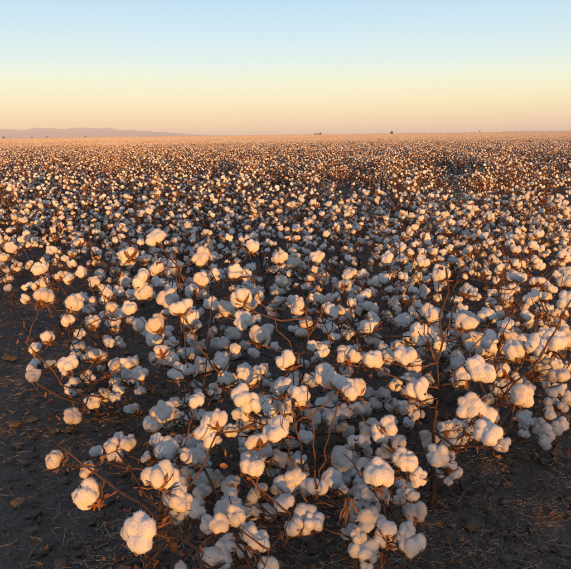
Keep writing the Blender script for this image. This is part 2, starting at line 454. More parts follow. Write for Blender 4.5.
# ------------------------------------------------------------------ foreground bolls, read off the photograph
# region offset, then (x, y, diameter) in a 4.74x enlargement of a 120 px square
Z = 4.742
READ = {
 (100,230): '265,35,75 140,125,75 265,178,75 330,178,65 370,165,45 480,125,70 535,130,40 75,200,45 100,210,30 195,230,85 205,290,80 275,245,50 480,230,65 510,215,50 550,207,50 435,285,60 485,310,60 530,350,60 340,275,60 325,325,85 380,365,85 155,310,50 240,310,45 140,370,70 100,395,60 90,290,50 60,310,40 15,410,45 52,440,50 188,445,65 258,445,80 262,515,80 325,480,40 340,540,65 430,410,75 445,455,65 435,510,60 480,550,60 535,485,50 550,535,50 85,530,45 270,105,40 380,100,40 205,140,45 495,55,30 325,62,30',
 (220,230): '155,75,60 283,130,60 350,153,55 262,185,40 228,188,35 435,225,50 493,218,48 460,125,55 140,188,55 70,195,60 35,200,45 290,245,55 325,250,40 290,288,50 270,340,50 250,400,45 235,370,40 185,325,50 135,265,55 100,310,85 140,350,60 360,345,70 325,360,40 35,370,70 110,430,85 190,500,85 85,400,50 60,490,60 230,470,50 15,540,60 260,550,45 440,325,50 540,320,60 490,345,50 520,385,75 485,440,55 515,460,65 345,470,45 390,490,55 500,545,65 565,275,30 190,285,40 420,262,35',
 (340,230): '225,130,55 168,128,32 287,80,42 320,92,25 405,35,45 480,65,38 290,140,45 395,150,55 45,205,50 30,265,65 78,285,40 175,250,50 210,230,55 235,200,35 300,220,50 320,235,45 290,270,40 410,232,40 480,205,75 470,265,50 400,285,45 255,350,50 95,360,40 225,405,45 298,428,60 360,390,65 440,395,90 135,450,75 90,445,50 100,485,35 405,385,50 375,490,80 335,520,70 430,480,70 460,530,70 410,545,60 520,535,55 560,440,55 205,555,50 290,560,60 45,490,50 70,395,35 20,415,45 550,330,45 330,180,40 530,140,40 440,100,40',
 (451,230): '75,20,40 295,40,45 303,88,45 75,97,45 28,68,40 125,78,30 195,93,40 230,180,55 305,160,45 320,225,60 290,215,50 535,125,55 545,195,55 550,240,75 95,300,60 65,275,40 265,290,55 190,340,45 275,340,60 390,325,48 410,240,60 450,262,45 460,310,35 70,435,95 45,440,70 105,520,75 165,405,80 215,425,60 265,455,65 305,465,60 460,440,60 550,330,75 520,395,60 190,525,85 300,530,80 250,545,70 410,550,90 490,520,100 545,510,90 540,460,60 110,175,40 165,205,45 350,365,40 195,295,40 40,155,40 420,165,45 55,375,45 540,55,40 415,15,45 390,75,45',
 (0,230): '215,310,75 355,340,75 395,312,35 440,435,65 485,408,45 525,437,45 225,508,60 370,550,60 375,55,40 460,100,45 340,160,40 345,108,40 385,200,45 185,185,55 240,95,45 275,100,35 50,82,45 20,128,40 75,180,40 130,268,45 205,250,50 285,215,50 475,205,40 475,238,40 425,355,40 550,290,45 540,310,40 165,558,50 555,385,50',
 (0,340): '175,45,55 160,125,60 158,168,65 238,115,45 375,45,80 370,75,50 415,80,50 325,112,75 465,75,60 480,130,40 343,205,65 440,290,70 500,262,60 345,360,75 545,270,50 545,200,50 550,125,55 560,465,55 545,530,70',
 (100,340): '155,200,50 95,130,50 75,150,50 140,160,55 75,200,50 90,235,50 25,262,55 190,240,50 150,325,60 110,470,85 75,525,75 260,10,70 335,20,55 330,90,75 370,150,75 265,95,50 460,45,60 480,115,60 300,340,105 330,365,90 385,375,75 245,395,85 520,420,105 315,520,105 385,490,80 435,495,90 490,530,70 455,215,60 420,290,60 545,250,65 215,555,45 160,100,45 555,20,60 10,70,40',
 (220,340): '310,95,100 310,225,95 270,215,65 290,275,75 350,195,75 205,320,95 320,345,90 285,335,60 265,425,110 215,400,60 495,165,95 505,40,60 395,110,60 460,90,50 430,350,85 440,415,40 495,310,75 530,355,90 550,400,75 530,275,70 135,435,80 120,470,70 150,180,85 120,140,60 95,260,75 35,180,85 10,90,60 70,70,55 190,525,100 140,560,70 270,560,90 355,565,75 340,490,60 285,490,60 210,160,50 20,30,60 160,60,50 115,25,50 265,30,55',
 (340,340): '310,70,95 290,55,60 205,45,50 165,45,35 80,85,70 25,65,75 40,105,50 70,220,90 345,170,65 310,190,50 410,195,65 370,230,100 385,285,85 75,330,60 115,325,65 170,305,60 270,305,50 310,320,60 325,395,50 245,385,50 140,415,85 190,420,55 15,345,40 25,420,70 90,480,90 50,530,85 120,520,60 255,550,80 495,560,90 535,470,90 550,410,70 470,465,60 275,490,60 365,350,60 370,10,50 440,15,55 515,160,65 550,190,60 555,85,70 495,60,50 230,320,45',
 (451,340): '45,85,90 40,115,75 140,140,105 115,115,70 185,65,75 240,145,80 300,50,95 340,55,70 415,45,95 245,225,85 340,260,95 320,245,70 415,155,80 510,165,85 500,240,75 470,215,60 475,300,70 470,350,65 85,310,105 150,340,100 60,330,75 190,370,70 200,340,50 175,440,110 150,430,80 245,490,65 70,460,60 40,400,75 80,385,45 15,480,75 350,370,70 345,400,50 415,400,65 440,440,80 450,480,60 525,400,60 500,420,60 530,315,45 555,275,60 325,190,50 345,445,45 100,20,80 500,45,70 555,130,60 560,20,70 470,110,60 20,190,75',
 (0,449): '255,50,85b 410,95,75b 415,215,125 545,25,70',
 (110,449): '150,390,150 265,25,100 410,25,95 335,10,80 285,100,70 165,40,45 290,170,45 355,120,80 440,140,85 500,140,75 435,200,60 410,290,85 420,260,60 545,290,100 460,355,70 510,350,50 500,510,125 460,490,70 550,450,80 540,540,80 335,560,60',
 (220,449): '140,45,75 175,25,80 245,30,85 285,65,90 250,95,60 355,50,75 350,95,70 395,100,60 285,160,45 325,185,50 45,250,100 25,310,100 95,300,70 165,420,125 30,460,90 30,510,110 395,330,100 350,365,75 445,345,90 230,555,80 165,295,35',
 (330,449): '235,120,130 55,50,100 110,80,70 75,120,80 155,160,90 170,215,90 225,175,80 245,240,70 105,205,50 195,330,110 270,370,90 290,350,80 240,415,60 160,470,110 135,410,70 195,490,70 170,540,60 365,385,75 385,445,110 350,430,70 335,165,55 365,185,60 345,230,75 310,60,100 290,30,70 505,105,60 510,30,100 560,150,40',
}
NOM = 0.072
bolls = []            # (x px, y px, d px, big)
for (ox, oy), txt in READ.items():
    for e in txt.split():
        big = e.endswith('b'); x, y, d = [float(q) for q in e.rstrip('b').split(',')]
        x, y, d = ox + x / Z, oy + y / Z, d / Z * 1.18
        if any((x - a) ** 2 + (y - b) ** 2 < (0.27 * max(d, c)) ** 2 for a, b, c, _ in bolls): continue
        bolls.append((x, y, d, big))
pts = []
rb = random.Random(3)
for x, y, d, big in bolls:
    dep = FPX * NOM * rb.uniform(0.94, 1.06) / d
    # bolls in the photograph's lower part hang on the nearest plants, small ones included
    lim = 1.15 + max(0.0, (520 - y)) * 0.0115
    dep = min(dep, lim * 1.22)
    p = pix(x, y, dep)
    if big or (x < 100 and y > 480): dep = 1.42
    p = pix(x, y, dep)
    if p.z < 0.10: dep *= (CAM_H - 0.10 - rb.uniform(0, 0.05)) / (CAM_H - p.z)
    p = pix(x, y, dep)
    if p.z > 0.80: dep *= (CAM_H - 0.78) / (CAM_H - p.z)
    p = pix(x, y, dep)
    pts.append((p, d * dep / FPX, big))

# plant bases on the ground, metres: the stumps that show in the photograph first
P2 = np.array([(p.x, p.y) for p, _, _ in pts])
cent = np.array([(0.443, 1.68), (0.738, 1.966), (0.867, 2.07), (0.028, 1.883), (-0.016, 1.517), (-0.17, 1.08), (-1.906, 5.045), (1.652, 5.163), (-1.303, 3.395), (0.111, 3.356), (1.454, 3.788), (-0.786, 2.34), (-0.735, 4.243), (-0.286, 2.84), (1.154, 2.9), (0.854, 4.292), (-1.887, 4.115), (0.452, 2.909), (-0.34, 1.763), (0.181, 1.245), (-0.378, 1.348), (-0.522, 3.442), (0.028, 4.275), (-0.877, 2.726), (-0.453, 2.228), (0.765, 3.614), (2.131, 4.583), (-0.855, 5.236), (-1.114, 3.819), (0.26, 2.211), (1.065, 2.345), (1.29, 4.542), (-1.459, 4.488), (0.648, 2.44)])
K, NFIX = len(cent), 6
asg = np.hypot(P2[:, None, 0] - cent[None, :, 0], (P2[:, None, 1] - cent[None, :, 1]) * 0.8).argmin(1)
for i, (x, y, d, big) in enumerate(bolls):
    if big or (x < 100 and y > 480): asg[i] = 5
for k in range(K):                                 # stray single bolls join the nearest real plant
    ids = np.where(asg == k)[0]
    if 0 < len(ids) < 3 and k >= NFIX:
        ok = [q for q in range(K) if q != k and (asg == q).sum() >= 3]
        for i in ids: asg[i] = min(ok, key=lambda q: np.hypot(*(P2[i] - cent[q])))
LONG = {5: [[(55, 443, 1.42), (85, 466, 1.40), (120, 492, 1.36), (160, 521, 1.30), (197, 549, 1.24), (218, 585, 1.16)]],
        11: [[(26, 343, 2.2), (42, 360, 2.24), (62, 385, 2.3), (84, 396, 2.36), (104, 398, 2.42)], [(36, 383, 2.2), (60, 397, 2.28), (86, 404, 2.36)]],
        8: [[(49, 270, 2.7), (58, 284, 2.72), (68, 300, 2.75), (70, 330, 2.8)]],
        2: [[(571, 300, 1.75), (556, 330, 1.78), (542, 355, 1.82), (515, 382, 1.9), (498, 403, 2.0)]],
        24: [[(174, 250, 2.15), (176, 275, 2.16), (179, 300, 2.18), (184, 345, 2.2)]],
        29: [[(347, 296, 2.3), (353, 322, 2.32), (359, 348, 2.35), (352, 380, 2.4)]],
        18: [[(219, 520, 1.45), (236, 543, 1.42), (250, 567, 1.4)]]}
HERO_LABELS = {
 0: 'cotton plant with a tall bare stem rising from a thick stump, right foreground',
 1: 'cotton plant on a short stump just right of the tall-stemmed plant',
 2: 'cotton plant near the right edge with a long dark branch slanting up to the right',
 3: 'cotton plant crowded with bolls around the upright dark stem at the centre',
 4: 'small cotton plant at bottom centre, in front of the upright central stem',
 5: 'nearest cotton plant at bottom left with one long branch reaching left over bare soil',
 8: 'cotton plant with round sunlit bolls leaning over the bare soil at the left edge',
 9: 'cotton plant at the centre behind the crowded central plant, its top bolls sunlit',
 10: 'cotton plant with warm lit bolls, farther back at the right',
 11: 'cotton plant at left with thin twigs reaching left over the bare soil',
 12: 'small cotton plant with few bolls, farthest back left of centre',
 13: 'dense shaded cotton plant in the middle distance just left of centre',
 14: 'cotton plant right of the tall bare stem, in the middle distance',
 15: 'small cotton plant with a few lit bolls, far back right of centre',
 16: 'sparse cotton plant at the far left edge beyond the bare soil',
 17: 'cotton plant right of centre, behind the plant with the thin upright twig',
 18: 'cotton plant with large sunlit bolls left of bottom centre',
 19: 'nearest cotton plant right of bottom centre, heavy with bolls and three hanging brown bracts',
 20: 'small cotton plant of three bolls behind the long branch at bottom left',
 21: 'small cotton plant left of centre, behind the dense shaded plant',
 22: 'small cotton plant with a few lit bolls, far back at the centre',
 23: 'bushy cotton plant at left behind the twigs over the bare soil, many shaded bolls',
 24: 'cotton plant left of centre with a thin upright twig above shaded bolls',
 25: 'cotton plant with clustered lit bolls far back behind the tall bare stem',
 28: 'cotton plant far back at the left, behind the bushy shaded plant',
 29: 'cotton plant with a thin upright twig just right of the central stem',
 30: 'cotton plant with big pale bolls at the right edge, behind the slanting branch',
 31: 'small cotton plant farthest back at the right of the foreground',
 32: 'small cotton plant farthest back at the left, past the bare soil',
 33: 'cotton plant with stacked white bolls close behind the tall bare stem'}
HGROUP = 'cotton plants of the foreground row'
stem_tops = {0: (446, 268), 3: (308, 300)}

def grow_plant(name, base, items, rnd, label, group, hero=True, top_pt=None, extra=4, long=()):
    """items: list of (point, diameter, big) in world space; grows stem and branches to carry them"""
    plant = link(name, None, label=label, cat='cotton plant', group=group)
    plant.location = base; plant.empty_display_size = 0.1
    loc = [(p - base, D, b) for p, D, b in items]
    hmax = max([q[0].z for q in loc]) if loc else 0.5
    H_ = min(0.85, max(0.30, hmax - rnd.uniform(0.0, 0.08))) * (0.70 if base.y < 1.8 else 0.84)
    top = top_pt - base if top_pt is not None else Vector((rnd.gauss(0, 0.09), rnd.gauss(0, 0.09), H_))
    n = 12; sp_, sr = [], []
    r0 = 0.0115 if top_pt is not None else rnd.uniform(0.0065, 0.0088) * (0.62 if base.y < 1.4 else 1)
    for i in range(n):
        t = i / (n - 1)
        p = Vector((top.x * t ** 1.3, top.y * t ** 1.3, -0.03 + (top.z + 0.03) * t))
        if 0 < i < n - 1: p += Vector((rnd.gauss(0, 0.006), rnd.gauss(0, 0.006), 0))
        sp_.append(p); sr.append(r0 * max(0.25, (1 - t) ** 1.9))
    V, F = [], []; tube(V, F, sp_, sr, 8)
    stem = link('stem', mesh_from('stem', V, F, [M_STEM]), plant)
    nodes = [(p, 0.0) for p in sp_[2:]]
    for pl_ in long:
        q = [pix(*w) - base for w in pl_]; fine = []
        for a, b in zip(q[:-1], q[1:]):
            fine += [a, a.lerp(b, 0.5) + Vector((rnd.gauss(0, .004), rnd.gauss(0, .004), rnd.gauss(0, .004)))]
        fine.append(q[-1])
        root = min(sp_[:7], key=lambda w: (w - q[-1]).length); fine += [q[-1].lerp(root, 0.5) + Vector((0, 0, 0.01)), root]
        m = len(fine); V, F = [], []; tube(V, F, fine, [0.0022 + 0.0022 * w / m for w in range(m)], 7)
        link('branch', mesh_from('branch', V, F, [M_STEM]), plant)
        nodes += [(w, 0.6) for w in fine[:-1]]
    order = sorted(range(len(loc)), key=lambda i: math.hypot(loc[i][0].x, loc[i][0].y))
    for i in order:
        p, D, big = loc[i]
        outv = Vector((p.x, p.y, 0)); outv = outv.normalized() if outv.length > 1e-4 else Vector((0, 0, 1))
        axis = (Vector((0, 0, 1)) * rnd.uniform(0.5, 1.1) + outv * rnd.uniform(0.0, 0.5) + Vector((rnd.gauss(0, .4), rnd.gauss(-0.15, .4), rnd.gauss(0, .2)))).normalized()
        if big: axis = Vector((-0.5, -0.35, 0.55)).normalized()
        foot = p - axis * D * 0.55
        best, bc = None, 1e9
        for q, lv in nodes:
            dz = foot.z - q.z
            dist = (foot - q).length
            cost = dist + 0.9 * max(0, -dz) + 0.25 * max(0, 0.25 * math.hypot(foot.x - q.x, foot.y - q.y) - dz) + lv * 0.06
            if dist < 0.01: cost += 0.05
            if cost < bc: best, bc, blv = q, cost, lv
        path = branch_path(best, foot, rnd, sag=rnd.uniform(-0.03, 0.12))
        L_ = (foot - best).length
        r1 = min(0.0042, 0.0020 + 0.007 * L_)
        V, F = [], []; tube(V, F, path, [r1 * (1 - 0.45 * k / 5) for k in range(6)], 6)
        link('branch', mesh_from('branch', V, F, [M_STEM]), plant)
        for k in (2, 3, 4): nodes.append((path[k], blv + 1))
        add_boll(plant, p, D, rnd, axis, hero, big, 0.8 if big else 1.0)
    # bare twig tips, dead leaves and bracts
    for k in range(rnd.randint(2, 4)):
        q = rnd.choice(nodes)[0]
        e = q + Vector((rnd.gauss(0, 0.07), rnd.gauss(0, 0.07), rnd.uniform(0.03, 0.13)))
        if (e.z > hmax + 0.06): continue
        V, F = [], []; tube(V, F, branch_path(q, e, rnd), [0.0024 - 0.0002 * k2 for k2 in range(6)], 5)
        link('branch', mesh_from('twig', V, F, [M_STEM]), plant)
    if hero and base.y > 1.5:
        for k in range(rnd.randint(1, 3)):            # thin bare leaders standing above the bolls
            q = rnd.choice(sp_[5:]); e = Vector((q.x + rnd.gauss(0, 0.10), q.y + rnd.gauss(0, 0.10), min(0.80, max(hmax, 0.45) + rnd.uniform(0.0, 0.09))))
            V, F = [], []; tube(V, F, branch_path(q, e, rnd, n=8), [0.0027 - 0.0002 * w for w in range(8)], 5)
            link('branch', mesh_from('leader', V, F, [M_STEM]), plant)
    for k in range(extra):
        q = rnd.choice(nodes)[0]
        o = link('dry_leaf', rnd.choice(LEAF if rnd.random() < 0.65 else LEAF_LONG), plant)
        s = rnd.uniform(0.025, 0.05)
        dirv = Vector((rnd.gauss(0, 1), rnd.gauss(0, 1), rnd.uniform(-1.3, 0.2))).normalized()
        o.matrix_local = Matrix.Translation(q) @ dirv.to_track_quat('X', 'Z').to_matrix().to_4x4() @ Matrix.Diagonal((s, s, s, 1))
    V, F = [], []
    for k in range(110 if hero else 40):
        q = rnd.choice(nodes)[0] + Vector((rnd.gauss(0, 0.03), rnd.gauss(0, 0.03), rnd.gauss(-0.01, 0.03)))
        if q.z < 0.02: continue
        lv, lf = LEAFG[rnd.randrange(len(LEAFG))]; sz = 0.006 + 0.018 * rnd.random() ** 1.6
        m = Matrix.Translation(q) @ Quaternion(Vector((rnd.gauss(0, 1), rnd.gauss(0, 1), rnd.gauss(0, 1))).normalized(), rnd.uniform(0, 6.28)).to_matrix().to_4x4() @ Matrix.Diagonal((sz, sz * 0.7, sz, 1))
        kk = len(V); V += [tuple(m @ Vector(w)) for w in lv]; F += [tuple(kk + w for w in f) for f in lf]
    link('shredded_leaf', mesh_from('shredded_leaf', V, F, [M_LEAF]), plant, kind='stuff')
    return plant

hero_plants = []
for k in range(K):
    ids = [i for i in range(len(pts)) if asg[i] == k]
    if not ids: continue
    base = Vector((cent[k][0], cent[k][1], 0)); base.z = gz(base.x, base.y)
    tp = None
    if k in stem_tops:
        v = pix(*stem_tops[k], 1.0) - Vector((0, 0, CAM_H)); tp = Vector((0, 0, CAM_H)) + v * ((base.y + 0.02) / v.y)
    rnd = random.Random(1000 + k)
    items = [pts[i] for i in ids]
    # bolls deeper inside the plant that the photograph shows only as glimpses
    for q in range(26 if 240 < (CW / 2 + FPX * base.x / base.y) < 470 else 15):
        a = rnd.uniform(0, 6.28); rr = rnd.uniform(0.05, 0.22)
        back = Vector((base.x + rr * math.cos(a), base.y + abs(rr * math.sin(a)), rnd.uniform(0.10, 0.52)))
        v = CROT.transposed() @ (back - Vector((0, 0, CAM_H))); bx, by = CW / 2 - v.x / v.z * FPX, CH / 2 + v.y / v.z * FPX
        if by > 400 and min(math.hypot(bx - w[0], by - w[1]) for w in bolls) > 20: continue
        items.append((back, rnd.uniform(0.038, 0.062), False))
    pl = grow_plant('cotton_plant', base, items, rnd, HERO_LABELS.get(k, 'cotton plant with open white bolls in the foreground'), HGROUP, True, tp, 9, LONG.get(k, ()))
    hero_plants.append((k, pl, len(ids)))

p18 = [pl for k, pl, n in hero_plants if k == 19][0]
for dx, dy, l in ((-7, 12, 0.052), (-4, 22, 0.060), (6, 10, 0.035)):
    a = pix(350, 499, 1.36); b = pix(350 + dx, 499 + dy, 1.34)
    o = link('dry_leaf', LEAF_HANG[abs(dx) % 3], p18); o.matrix_local = Matrix.Translation(a - p18.location) @ (b - a).to_track_quat('X', 'Z').to_matrix().to_4x4() @ Matrix.Diagonal((l * 1.2, l, l, 1))

# ------------------------------------------------------------------ rows of cotton plants behind, each plant a thing
def plant_spec(seed, nb, nbr=(12, 15), hs=1.0, ds=1.0):
    """branches and bolls of one field plant in its own space"""
    r = random.Random(seed)
    H_ = r.uniform(0.42, 0.60) * hs
    stem = [Vector((r.gauss(0, 0.006) * i, r.gauss(0, 0.006) * i, -0.03 + (H_ + 0.03) * i / 9)) for i in range(10)]
    br, bo = [], []
    n = r.randint(*nbr)
    for i in range(n):
        t = 0.18 + 0.78 * i / (n - 1)
        a = i * 2.4 + r.gauss(0, 0.4)
        L_ = (0.31 - 0.17 * t) * r.uniform(0.7, 1.2)
        s = stem[int(t * 9)]
        e = s + Vector((math.cos(a) * L_, math.sin(a) * L_, L_ * r.uniform(0.25, 0.8)))
        path = branch_path(s, e, r, 0.05)
        br.append(path)
        for k in ([5, 3] if L_ > 0.17 else [5]) + ([4] if r.random() < 0.35 else []):
            bo.append((path[k] + Vector((r.gauss(0, .015), r.gauss(0, .015), 0.02)), r.uniform(0.038, 0.057) * ds, Vector((math.cos(a) * .5 + r.gauss(0, .4), math.sin(a) * .5 + r.gauss(0, .4), r.uniform(0.2, 1.0))).normalized()))
    bo.append((stem[-1] + Vector((0, 0, 0.02)), 0.05, Vector((0.2, 0.1, 1)).normalized()))
    r.shuffle(bo)
    return stem, br, bo[:nb]

SPECS = [plant_spec(500 + i, 27) for i in range(10)]
SPECS_FAR = [plant_spec(560 + i, 44, (18, 22), 0.94, 0.70) for i in range(10)]
def frame_mesh(spec, sides=5):
    stem, br, bo = spec; V, F = [], []
    tube(V, F, stem, [0.009 * (1 - 0.75 * i / 9) for i in range(10)], 6)
    sv, sf = list(V), list(F); V, F = [], []
    out = []
    for p in br:
        v, f = [], []; tube(v, f, p, [0.0036 - 0.0004 * k for k in range(6)], sides); out.append((v, f))
    return (sv, sf), out
PROTO = []
for sp_i, spec in enumerate(SPECS):
    (sv, sf), brs = frame_mesh(spec)
    PROTO.append((mesh_from('stem', sv, sf, [M_STEM]), [mesh_from('branch', v, f, [M_STEM]) for v, f in brs], spec))

def joined_lod(spec, seed, sub, leaves=30, mats=(M_LINT, M_STEM, M_BURR, M_LEAF), twigs=True):
    """a whole plant as plain geometry for the distance: returns verts, faces, material index"""
    r = random.Random(seed); V, F, MI = [], [], []
    stem, br, bo = spec
    for p, D, ax in bo:
        dirs, fc = ICO[sub]
        m = orient(ax, r)
        k = len(V); sc_ = D * 0.5
        lob = r.choice([4, 5])
        for d in dirs:
            a = math.atan2(d[1], d[0]); rr = 1 + 0.12 * math.cos(lob * a) + r.gauss(0, 0.05)
            V.append(tuple(p + (m @ Vector((d[0] * rr, d[1] * rr, d[2] * 0.9 * rr))) * sc_))
        F += [tuple(k + q for q in f) for f in fc]; MI += [0] * len(fc)
        k = len(V)
        foot = p - ax * D * 0.5
        for q in range(4):                        # burr
            a = q * 1.57 + r.uniform(0, 1); d = m @ Vector((math.cos(a), math.sin(a), -0.15)); e = m @ Vector((-math.sin(a), math.cos(a), 0))
            kk = len(V); V += [tuple(foot), tuple(foot + d * D * 0.5 + e * D * 0.16), tuple(foot + d * D * 0.72 + ax * D * 0.2), tuple(foot + d * D * 0.5 - e * D * 0.16)]
            F.append((kk, kk + 1, kk + 2, kk + 3)); MI.append(2)
    if twigs:
        n0 = len(F); tube(V, F, stem[::3], [0.008, 0.007, 0.005, 0.003], 3); 
        for p in br: tube(V, F, p[::2] + [p[-1]], [0.004, 0.0035, 0.003, 0.0025], 3)
        MI += [1] * (len(F) - n0)
    for q in range(leaves):
        p = r.choice(r.choice(br)); s = r.uniform(0.012, 0.035)
        a = Vector((r.gauss(0, 1), r.gauss(0, 1), r.gauss(0, 1))).normalized(); b = a.cross(Vector((r.gauss(0, 1), r.gauss(0, 1), r.gauss(0, 1)))).normalized()
        c = p + Vector((r.gauss(0, .04), r.gauss(0, .04), r.gauss(0, .04)))
        kk = len(V); V += [tuple(c - a * s), tuple(c + b * s * 0.6), tuple(c + a * s), tuple(c - b * s * 0.6)]
        F.append((kk, kk + 1, kk + 2, kk + 3)); MI.append(3)
    return V, F, MI

BARE = [(-0.15, 9.7, 0.42, 1.9), (1.05, 9.7, 0.70, 2.1), (2.5, 9.3, 0.75, 1.9), (4.1, 8.6, 0.9, 2.1), (-1.4, 11.8, 0.55, 1.7), (-3.4, 13.0, 0.7, 2.0), (3.7, 14.5, 1.2, 1.6), (7.2, 16.0, 1.8, 2.0), (0.2, 20.0, 2.2, 2.0), (-6.0, 19.0, 1.5, 2.0)]
def bare(p):                                          # thin spots where plants are missing
    return any(((p.x - a) / c) ** 2 + ((p.y - b) / d) ** 2 < 1 for a, b, c, d in BARE)
def rowpos(row, u):
    """u along the row from the view axis, rows counted away from the camera"""
    y = ROW0 + row * ROWSP
    return Vector((u * math.cos(ROWROT), y + u * math.sin(ROWROT), 0))

ORD = ['first', 'second', 'third', 'fourth', 'fifth', 'sixth', 'seventh', 'eighth', 'ninth', 'tenth']
rr_ = random.Random(77)
NROWS = 9
GAPS = [-0.35, -0.6, -0.6, -0.5, -0.4, -0.25, -0.2, -0.3, -0.4, -0.4]
n_field = 0
SMALL = {}
for i, spec in enumerate(SPECS_FAR):                 # bolls of the rows too far for single bolls, joined per plant
    V, F, MI = joined_lod(spec, 900 + i, 2, 100)
    split = {}
    for nm, mi in (('bolls', (0, 2)), ('stem', (1,)), ('leaves', (3,))):
        fs = [f for f, m in zip(F, MI) if m in mi]; used = sorted({v for f in fs for v in f}); mp = {v: j for j, v in enumerate(used)}
        mats = [M_LINT, M_BURR] if nm == 'bolls' else [M_STEM] if nm == 'stem' else [M_LEAF]
        split[nm] = mesh_from(nm, [V[v] for v in used], [tuple(mp[v] for v in f) for f in fs], mats, [0 if m == 0 else 1 for m in MI if m in mi] if nm == 'bolls' else None)
    SMALL[i] = split
for row in range(NROWS):
    ymid = ROW0 + row * ROWSP
    half = ymid * 0.475 + 0.55
    u = -half
    while u < half:
        p = rowpos(row, u) + Vector((rr_.gauss(0, 0.05), rr_.gauss(0, 0.13), 0))
        u += rr_.uniform(0.19, 0.28)
        if rr_.random() < 0.04: u += rr_.uniform(0.1, 0.3)
        if row == 0 and p.x < -1.15: continue
        stunt = bare(p)
        if stunt and rr_.random() < 0.55: continue
        if noise.noise(Vector((p.x * 0.55, p.y * 0.9, 4.2))) < GAPS[row]: continue
        i = rr_.randrange(len(PROTO)); sm, bms, spec = PROTO[i]
        third = 'left' if p.x < -ymid * 0.16 else 'right' if p.x > ymid * 0.16 else 'middle'
        lab = f'cotton plant in the {ORD[row]} full row behind the foreground plants, {third} part of the picture'
        pl = link('cotton_plant', None, label=lab, cat='cotton plant', group=f'cotton plants of the {ORD[row]} full row, {third}')
        p.z = gz(p.x, p.y)
        s = rr_.uniform(0.85, 1.1) * (0.5 if stunt else 1)
        pl.matrix_local = Matrix.Translation(p) @ Matrix.Rotation(rr_.uniform(0, 6.28), 4, 'Z') @ Matrix.Diagonal((s, s, s * rr_.uniform(0.92, 1.06), 1))
        n_field += 1
        if row < 3:
            link('stem', sm, pl)
            for b in bms: link('branch', b, pl)
            for q, D, ax in spec[2]: add_boll(pl, q, D, rr_, ax, False)
            for k in range(7):
                q = rr_.choice(rr_.choice(spec[1]))
                o = link('dry_leaf', rr_.choice(LEAF), pl); ss = rr_.uniform(0.025, 0.06)
                o.matrix_local = Matrix.Translation(q) @ Vector((rr_.gauss(0, 1), rr_.gauss(0, 1), rr_.uniform(-1.3, .2))).to_track_quat('X', 'Z').to_matrix().to_4x4() @ Matrix.Diagonal((ss, ss, ss, 1))
        else:
            for nm, me in SMALL[i].items(): link('boll' if nm == 'bolls' else 'stem' if nm == 'stem' else 'dry_leaf', me, pl, kind='stuff' if nm != 'stem' else None)

# ------------------------------------------------------------------ the field beyond: uncountable, geometry-node instances
lod_near = bpy.data.collections.new('field_plants')
for i, spec in enumerate(SPECS_FAR[:8]):
    V, F, MI = joined_lod(spec, 1200 + i, 1, 110)
    o = bpy.data.objects.new('field_plant', mesh_from('field_plant', V, F, [M_LINT, M_STEM, M_BURR, M_LEAF], MI)); lod_near.objects.link(o)
lod_far = bpy.data.collections.new('field_patches')
OCT = (np.array([(1, 0, 0), (-1, 0, 0), (0, 1, 0), (0, -1, 0), (0, 0, 1), (0, 0, -1)], float), [(0, 2, 4), (2, 1, 4), (1, 3, 4), (3, 0, 4), (2, 0, 5), (1, 2, 5), (3, 1, 5), (0, 3, 5)])
ICO[0] = OCT
for i in range(4):
    r = random.Random(1300 + i); V, F, MI = [], [], []
    for j in range(4):
        x = -1.5
        while x < 1.5:
            v, f, mi = joined_lod(r.choice(SPECS_FAR), r.random(), 0, 34, twigs=False)
            k = len(V); a = r.uniform(0, 6.28); ca, sa = math.cos(a), math.sin(a); ox = x; oy = -1.12 + 0.75 * j + r.gauss(0, 0.2); s = r.uniform(0.85, 1.1)
            V += [(ox + s * (p[0] * ca - p[1] * sa), oy + s * (p[0] * sa + p[1] * ca), s * p[2]) for p in v]
            F += [tuple(k + q for q in g) for g in f]; MI += mi
            x += r.uniform(0.19, 0.30)
    o = bpy.data.objects.new('field_patch', mesh_from('field_patch', V, F, [M_LINT, M_STEM, M_BURR, M_LEAF], MI, False)); lod_far.objects.link(o)

